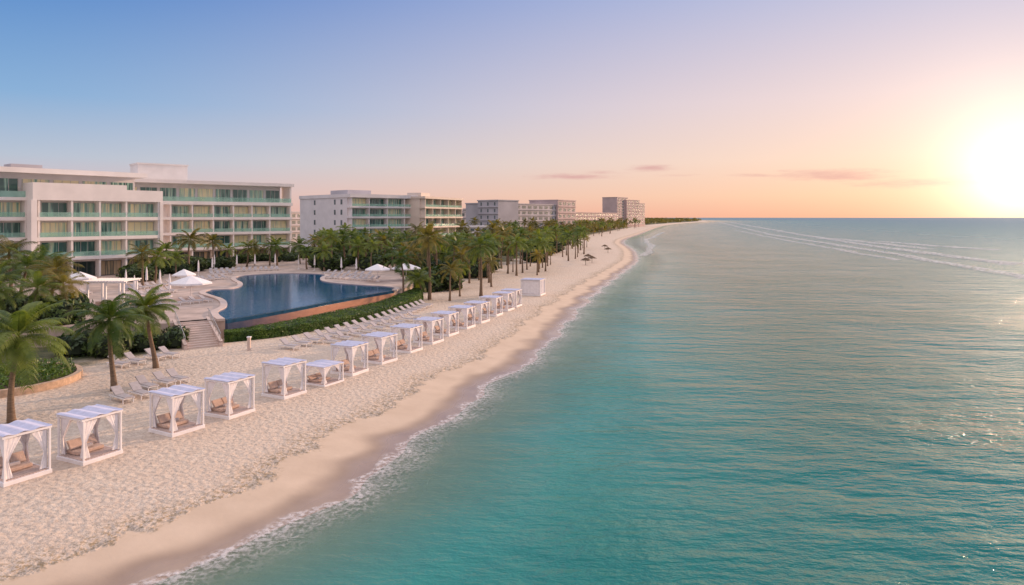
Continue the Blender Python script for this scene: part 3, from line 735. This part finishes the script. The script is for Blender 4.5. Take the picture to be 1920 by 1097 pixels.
far_block(b,pw(1157,930),pw(1177,960),22,41,10,3,M['farw2'])
far_block(b,pw(1175,950),pw(1199,990),24,38,9,3,M['farw2'])
far_block(b,pw(1196,990),pw(1209,1020),22,34,8,2,M['farw2'])
b=empty('beach_house',(*pw(905,330),SAND)); tag(b,'low white flat-roofed building half hidden behind the grove palms','building')
far_block(b,pw(868,340),pw(958,360),12,8.6,2,8,M['white2'])
b=empty('white_villa',(*pw(880,560),SAND)); tag(b,'small stepped white building between the second hotel and the grey block','building')
far_block(b,pw(864,560),pw(897,575),20,18.5,3,4,M['farw'])
far_block(b,pw(866,590),pw(885,600),12,21,1,2,M['farw'],h0=18)
b=empty('distant_block',(*pw(555,320),SAND)); tag(b,'sliver of a distant pale building seen between the two white hotels','building')
far_block(b,pw(535,330),pw(566,345),10,16,4,3,M['farw'])

# far tree belt (uncountable)
mb=MB(); rn=random.Random(4)
def clump(x,y,z,r):
    for k in range(26):
        d=Vector((rn.gauss(0,1),rn.gauss(0,1),abs(rn.gauss(0,.8)))).normalized(); p_=Vector((x,y,z))+Vector((d.x*r,d.y*r,d.z*r*.8)); leaf(mb,p_,r*.42,rn,d)
for i in range(900):
    y=500*(3500/500)**rn.random(); dd=rn.uniform(35,35+y*.10); x=xs0(y)-dd; sc=1+y/2600
    clump(x,y,rn.uniform(1.5,5.0)*1.0+gz(dd),rn.uniform(2.5,4.5)*sc)
for i in range(420):
    y=rn.uniform(300,640); px=rn.uniform(840,1090); x=(px-960)*y/F
    if xs0(y)-x<30: continue
    clump(x,y,rn.uniform(1,4),rn.uniform(2.5,4.2))
o=mb.build('distant_trees',M['palmgold']); tag(o,'belt of distant trees along the far coast running to the headland','trees',kind='stuff')

# ---------------------------------------------------------------- beach furniture
def drape(mb,cx,cy,sx,sy):
    nz=14; ns=18
    base=len(mb.v)
    for i in range(nz+1):
        q=i/nz; z=.30+(2.30-.30)*q
        w=.17+.66*abs(q-.42)**1.15/ (.58**1.15) if q>.42 else .17+.24*((.42-q)/.42)
        for j in range(ns+1):
            s=j/ns*2-1
            a=abs(s)*w; rip=.035*math.sin(j*2.3+i*.25)
            if s<0: x=cx-sx*a; y=cy-sy*(.02+rip)
            else: x=cx-sx*(.02+rip); y=cy-sy*a
            mb.v.append((x,y,z))
    for i in range(nz):
        for j in range(ns):
            a=base+i*(ns+1)+j; mb.f.append((a,a+1,a+ns+2,a+ns+1))
def cabana_proto(closed=False):
    r=empty('beach_cabana',(0,0,0)); hx,hy=1.18,1.22; H=2.38
    mb=MB(); mb.box(-hx-.1,hx+.1,-hy-.1,hy+.1,-.05,.22); mb.build('platform',M['paint'],r,local=True,bevel=.02)
    mb=MB()
    for k in range(14):
        x0=-hx+.02+(2*hx-.04)*k/14; mb.box(x0,x0+(2*hx)/14-.025,-hy+.02,hy-.02,.22,.26)
    mb.build('deck_boards',M['deckwood'],r,local=True)
    for sx in (-1,1):
        for sy in (-1,1):
            MB().box(sx*hx-.052,sx*hx+.052,sy*hy-.052,sy*hy+.052,.2,H).build('post',M['paint'],r,local=True,bevel=.01)
            if not closed:
                mb=MB(); drape(mb,sx*(hx-.09),sy*(hy-.09),sx,sy); mb.build('curtain',M['fabric'],r,smooth=True,local=True)
    if closed:
        for axis in (0,1):
            for s in (-1,1):
                mb=MB(); n=60
                for j in range(n+1):
                    u=-1+2*j/n; rip=.03*math.sin(j*1.9)
                    for z in (.27,H-.03):
                        mb.v.append((u*(hx-.08),s*(hy-.07)+rip,z) if axis==0 else (s*(hx-.07)+rip,u*(hy-.08),z))
                for j in range(n): mb.f.append((2*j,2*j+2,2*j+3,2*j+1))
                mb.build('curtain',M['fabric'],r,smooth=True,local=True)
    mb=MB()
    for s in (-1,1):
        mb.box(-hx-.12,hx+.12,s*hy-.05,s*hy+.05,H,H+.11); mb.box(s*hx-.05,s*hx+.05,-hy+.052,hy-.052,H+.003,H+.107)
    for k in range(1,4): mb.box(-hx+4*hx/2*k/4-.03,-hx+4*hx/2*k/4+.03,-hy,hy,H+.02,H+.1)
    mb.build('roof_frame',M['paint'],r,local=True)
    mb=MB(); ns=6; wd=2*(hx+.12)/ns
    for k in range(ns):
        x0=-hx-.12+wd*k; n=6
        for j in range(n):
            f=lambda q:H+.15+.07*math.sin(PI*q)*(-.5 if k%2 else .6)
            q0=j/n;q1=(j+1)/n
            mb.quad((x0+wd*q0,-hy-.1,f(q0)),(x0+wd*q1,-hy-.1,f(q1)),(x0+wd*q1,hy+.1,f(q1)),(x0+wd*q0,hy+.1,f(q0)))
    mb.build('roof_canopy',M['canvas'],r,local=True)
    mb=MB(); mb.box(-.85,.85,-.1,1.05,.28,.48); mb.build('mattress',M['beige'],r,local=True,bevel=.05)
    for x0 in (-.84,.04):
        mb=MB(); mb.box8([(x0,.55,.52),(x0+.8,.55,.52),(x0+.8,.75,.52),(x0,.75,.52),(x0,.92,.98),(x0+.8,.92,.98),(x0+.8,1.08,.93),(x0,1.08,.93)]); mb.build('back_cushion',M['beige'],r,local=True,bevel=.03)
    mb=MB(); mb.box(-.3,.35,.2,.46,.48,.66); mb.build('pillow',M['sling'],r,local=True,bevel=.05)
    tag(r,'x','beach cabana'); cache(r); return r
cab=cabana_proto(); cabc=cabana_proto(True)
CB=[(-35,95,915),(110,228,875),(278,386,821),(384,478,788),(489,577,750),(575,636,726),(619,692,706),(680,743,684),(733,791,663),(778,829,646),(815,853,631),(845,887,617),(875,913,606),(900,942,593),(925,962,583),(945,973,576),(977,1022,554)]
for i,(x0,x1,yb) in enumerate(CB):
    a=R(lerp_tab([(0,62),(6,64),(12,68),(16,70)],i)); e1=Vector((math.cos(a),math.sin(a))); e2=Vector((-e1.y,e1.x))
    D=F*13/(yb-HY)+ (abs(e1.y)*1.28+abs(e2.y)*1.32)*.9     # centre lies behind the front corner
    c=Vector((((x0+x1)/2-960)*D/F,D))
    lab='white curtained beach cabana nearest the camera, cut by the left frame edge' if i==0 else ('low square white canopied daybed between the fifth and sixth tall cabanas' if i==5 else ('white cabana with closed curtains standing apart at the far end of the row' if i==16 else f'white curtained beach cabana, {ORD[i if i<5 else i-1]} tall one counting from the left frame edge'))
    sc=(.87,.87,.97)
    if i==5: sc=(.9,.9,.6)
    if i>=7: sc=(.90,.90,.97)
    if i>=11: sc=(.95,.95,.97)
    if i==16: sc=(1.25,1.35,1.05)
    place(cabc if i==16 else cab,(c.x,c.y,SAND-.02),a+R([0,2,-2,1.5,-1][i%5]),lab,'white cabanas along the beach',sc)

def lounger_proto(full=True):
    r=empty('sun_lounger',(0,0,0))
    mb=MB()
    for s in (-.32,.32): mb.box(-.98,1.0,s-.025,s+.025,.29,.35)
    for x in (-.95,0,.95): mb.box(x-.02,x+.02,-.30,.30,.295,.335)
    mb.build('frame',M['paint'],r,local=True)
    MB().box(-.22,.99,-.29,.29,.352,.42).build('seat',M['sling'],r,local=True,bevel=.02)
    MB().box8([(-.25,-.29,.36),(-.22,-.29,.44),(-.22,.29,.44),(-.25,.29,.36),(-.92,-.29,.80),(-.86,-.29,.86),(-.86,.29,.86),(-.92,.29,.80)]).build('backrest',M['sling'],r,local=True)
    for x in (-.8,.85):
        for s in (-.32,.32): MB().box(x-.025,x+.025,s-.022,s+.022,-.03,.29).build('leg',M['paint'],r,local=True)
    tag(r,'x','sun lounger'); cache(r); return r
lg=lounger_proto()
def ldir(y): 
    sl_=(xs0(y+6)-xs0(y-6))/12; return math.atan2(-sl_-.25,1)
for i,(px,py,rz) in enumerate([(222,688,.1),(252,682,.1),(290,674,.1),(316,670,.1),(228,752,-.1),(262,744,-.1),(274,730,-.05),(307,722,0),(332,716,0)]):
    x,y=at(px,py); place(lg,(x,y,SAND),ldir(y)+rz,(['leftmost lounger in the back group between the two small palms','second lounger from the left in the back group between the small palms','third lounger from the left in the back group, right of the leaning palm','rightmost lounger of the back group near the terrace steps','front lounger of the pair nearest the third cabana','rear lounger of the pair nearest the third cabana','grey lounger just behind the front pair by the fourth cabana','grey lounger in the middle of the front group behind the fourth cabana','grey lounger farthest right in the front group behind the fourth cabana'][i]),None,(1.1,1.1,1.1))
NB=19
for i in range(NB):
    q=i/(NB-1); px_=Vector((-22.0,67.5)).lerp(Vector((-12.6,99.5)),q)+Vector((.55,-.2))*math.sin(q*PI)*1.2
    place(lg,(px_.x,px_.y,SAND),ldir(px_.y)+rnd.uniform(-.06,.06),f'pale lounger, {ORD[i]} from the near end of the long row below the pool hedge','loungers in the row below the hedge',(1.15,1.15,1.15))
for i in range(9):
    q=i/8; px_=Vector((-18.6,70.3)).lerp(Vector((-12.6,88)),q)
    place(lg,(px_.x,px_.y,SAND),ldir(px_.y)+rnd.uniform(-.06,.06),f'pale lounger, {ORD[i]} from the near end of the short row just behind the cabanas','loungers in the short row')
def deckrow(p0,p1,n,lab,grp,rz):
    for i in range(n):
        q=i/max(1,n-1); x,y=at(p0[0]+(p1[0]-p0[0])*q,p0[1]+(p1[1]-p0[1])*q,TZ)
        place(lg,(x,y,TZ),rz+rnd.uniform(-.15,.15),lab,grp,(1,1,1))
deckrow((395,511),(520,506.5),13,'pale lounger lined up on the far pool deck before the long hotel','loungers on the far pool deck',-1.2)
deckrow((398,517),(432,514),4,'pale lounger at the left bay of the pool','loungers by the left bay of the pool',-.9)
deckrow((620,522),(705,527),9,'pale lounger on the deck spit on the right side of the pool','loungers on the right pool deck',-2.0)
deckrow((612,514),(690,518),7,'pale lounger in the rear row right of the pool','loungers in the rear row right of the pool',-2.0)
deckrow((140,556),(160,552),2,'pale lounger left of the white pergola','loungers left of the pergola',-.4)
deckrow((245,560),(320,548),7,'pale lounger on the deck between the pergola and the large parasol','loungers beside the large parasol',-.4)
deckrow((240,545),(320,535),7,'pale lounger in the back row between the pergola and the large parasol','loungers behind the large parasol',-.4)
deckrow((235,585),(300,575),6,'pale lounger in the front row right of the pergola','loungers in front of the large parasol',-.4)
deckrow((330,572),(385,566),4,'pale lounger on the rounded deck below the large parasol','loungers on the rounded deck',-.3)
deckrow((345,530),(420,523),7,'pale lounger along the left shore of the pool behind the large parasol','loungers on the left shore of the pool',-.8)

def parasol_proto(open_=True):
    r=empty('parasol' if open_ else 'closed_parasol',(0,0,0))
    MB().tube([(0,0,.05),(0,0,2.85)],.04,8).build('pole',M['paint'],r,local=True); MB().tube([(0,0,0),(0,0,.1)],.35,12).build('base',M['paint'],r,local=True)
    mb=MB(); n=8
    if open_:
        for k in range(n):
            a0=2*PI*k/n;a1=2*PI*(k+1)/n; f=lambda r_,a,z:(r_*math.cos(a),r_*math.sin(a),z)
            mb.quad(f(.01,a0,3.05),f(1.1,a0,2.62),f(1.1,a1,2.62)); mb.quad(f(1.1,a0,2.62),f(2.2,a0,2.15),f(2.2,a1,2.15),f(1.1,a1,2.62)); mb.quad(f(2.2,a0,2.15),f(2.22,a0,1.95),f(2.22,a1,1.95),f(2.2,a1,2.15))
    else:
        mb.tube([(0,0,1.0),(0,0,1.4),(0,0,2.3),(0,0,2.9)],[.2,.17,.13,.03],10)
    mb.build('canopy',M['fabric'],r,local=True)
    if open_:
        mb=MB()
        for k in range(n):
            a=2*PI*k/n; mb.tube([(0,0,2.4),(1.2*math.cos(a),1.2*math.sin(a),2.56)],.015,4)
        mb.build('ribs',M['steel'],r,local=True)
    tag(r,'x','parasol'); cache(r); return r
pp=parasol_proto(True); pc=parasol_proto(False)
x,y=at(358,561,TZ); place(pp,(x,y,TZ),.2,'large open white parasol left of the pool, nearest the camera',None,(1.22,1.22,1.05))
x,y=at(708,528,TZ); place(pp,(x,y,TZ),.5,'open white parasol at the right end of the pool, left of the pair',None,(1.0,1.0,1.0))
place(pp,(-18.6,120,TZ),.1,'open white parasol at the right end of the pool, right of the pair',None,(1.15,1.15,1.0))
x,y=at(150,548,TZ); place(pp,(x,y,TZ),.3,'open white parasol behind the white pergola near the hotel columns')
x,y=at(345,539,TZ); place(pp,(x,y,TZ),.7,'small open white parasol just behind the large one left of the pool',None,(.8,.8,.95))
for i,(px,py) in enumerate([(236,545),(398,512),(402,505),(516,503),(478,504),(560,505),(275,538),(640,512),(444,505),(252,560),(300,545),(318,556),(372,520),(668,514),(590,507)]):
    x,y=at(px,py,TZ); place(pc,(x,y,TZ),0,'closed white parasol standing folded on the pool deck','closed parasols on the pool deck',(1,1,1.1))
# pergola
pg=empty('white_pergola',(*at(198,570,TZ),TZ)); tag(pg,'white wooden pergola with slatted roof on the terrace left of the pool','pergola')
ox,oy=at(198,575,TZ)
for dx in (-2.2,0,2.2):
    for dy in (0,3): MB().box(ox+dx-.1,ox+dx+.1,oy+dy-.1,oy+dy+.1,TZ,TZ+2.9).build('post',M['paint'],pg)
mb=MB()
for dy in (0,3): mb.box(ox-2.6,ox+2.6,oy+dy-.08,oy+dy+.08,TZ+2.9,TZ+3.1)
for k in range(14): mb.box(ox-2.5+k*.385-.04,ox-2.5+k*.385+.04,oy-.5,oy+3.5,TZ+3.1,TZ+3.25)
mb.build('slatted_roof',M['paint'],pg)
for dx in (-1.1,1.1):
    MB().box(ox+dx-.8,ox+dx+.8,oy+1,oy+2.6,TZ+.05,TZ+.5).build('seat',M['beige'],pg,bevel=.05)
# bollard
x,y=at(467,657); bo=empty('path_bollard',(x,y,SAND)); tag(bo,'small pale post standing alone on the sand near the end of the hedge','bollard')
MB().box(x-.14,x+.14,y-.14,y+.14,SAND-.05,SAND+1.25).build('post',M['coping'],bo,bevel=.02); MB().box(x-.18,x+.18,y-.18,y+.18,SAND+1.25,SAND+1.35).build('cap',M['paint'],bo)
# thatched umbrellas
def palapa():
    r=empty('thatched_umbrella',(0,0,0)); MB().tube([(0,0,-.1),(0,0,2.4)],.08,7).build('pole',M['trunk'],r,local=True)
    mb=MB(); n=14; rn=random.Random(2)
    for k in range(n):
        a0=2*PI*k/n;a1=2*PI*(k+1)/n; f=lambda r_,a,z:(r_*math.cos(a),r_*math.sin(a),z); z=1.95+rn.uniform(-.12,.1)
        mb.quad(f(.02,a0,3.0),f(1.7,a0,z),f(1.7,a1,z+.05)); 
        for j in range(4):
            aa=a0+(a1-a0)*j/4; mb.quad(f(1.6,aa,z+.1),f(1.85,aa+.05,z-.25),f(1.6,aa+.09,z+.1))
    mb.build('thatched_roof',M['thatch'],r,local=True); tag(r,'x','beach umbrella'); cache(r); return r
ta=palapa()
for i,(px,py) in enumerate([(1098,497),(1110,493),(1103,489),(1140,474),(1134,468)]):
    x,y=at(px,py); place(ta,(x,y,SAND),i,'small dark thatched umbrella on the open sand beyond the last cabana','thatched umbrellas on the far beach',(.8,.8,.7))
print('objects',len(bpy.data.objects))
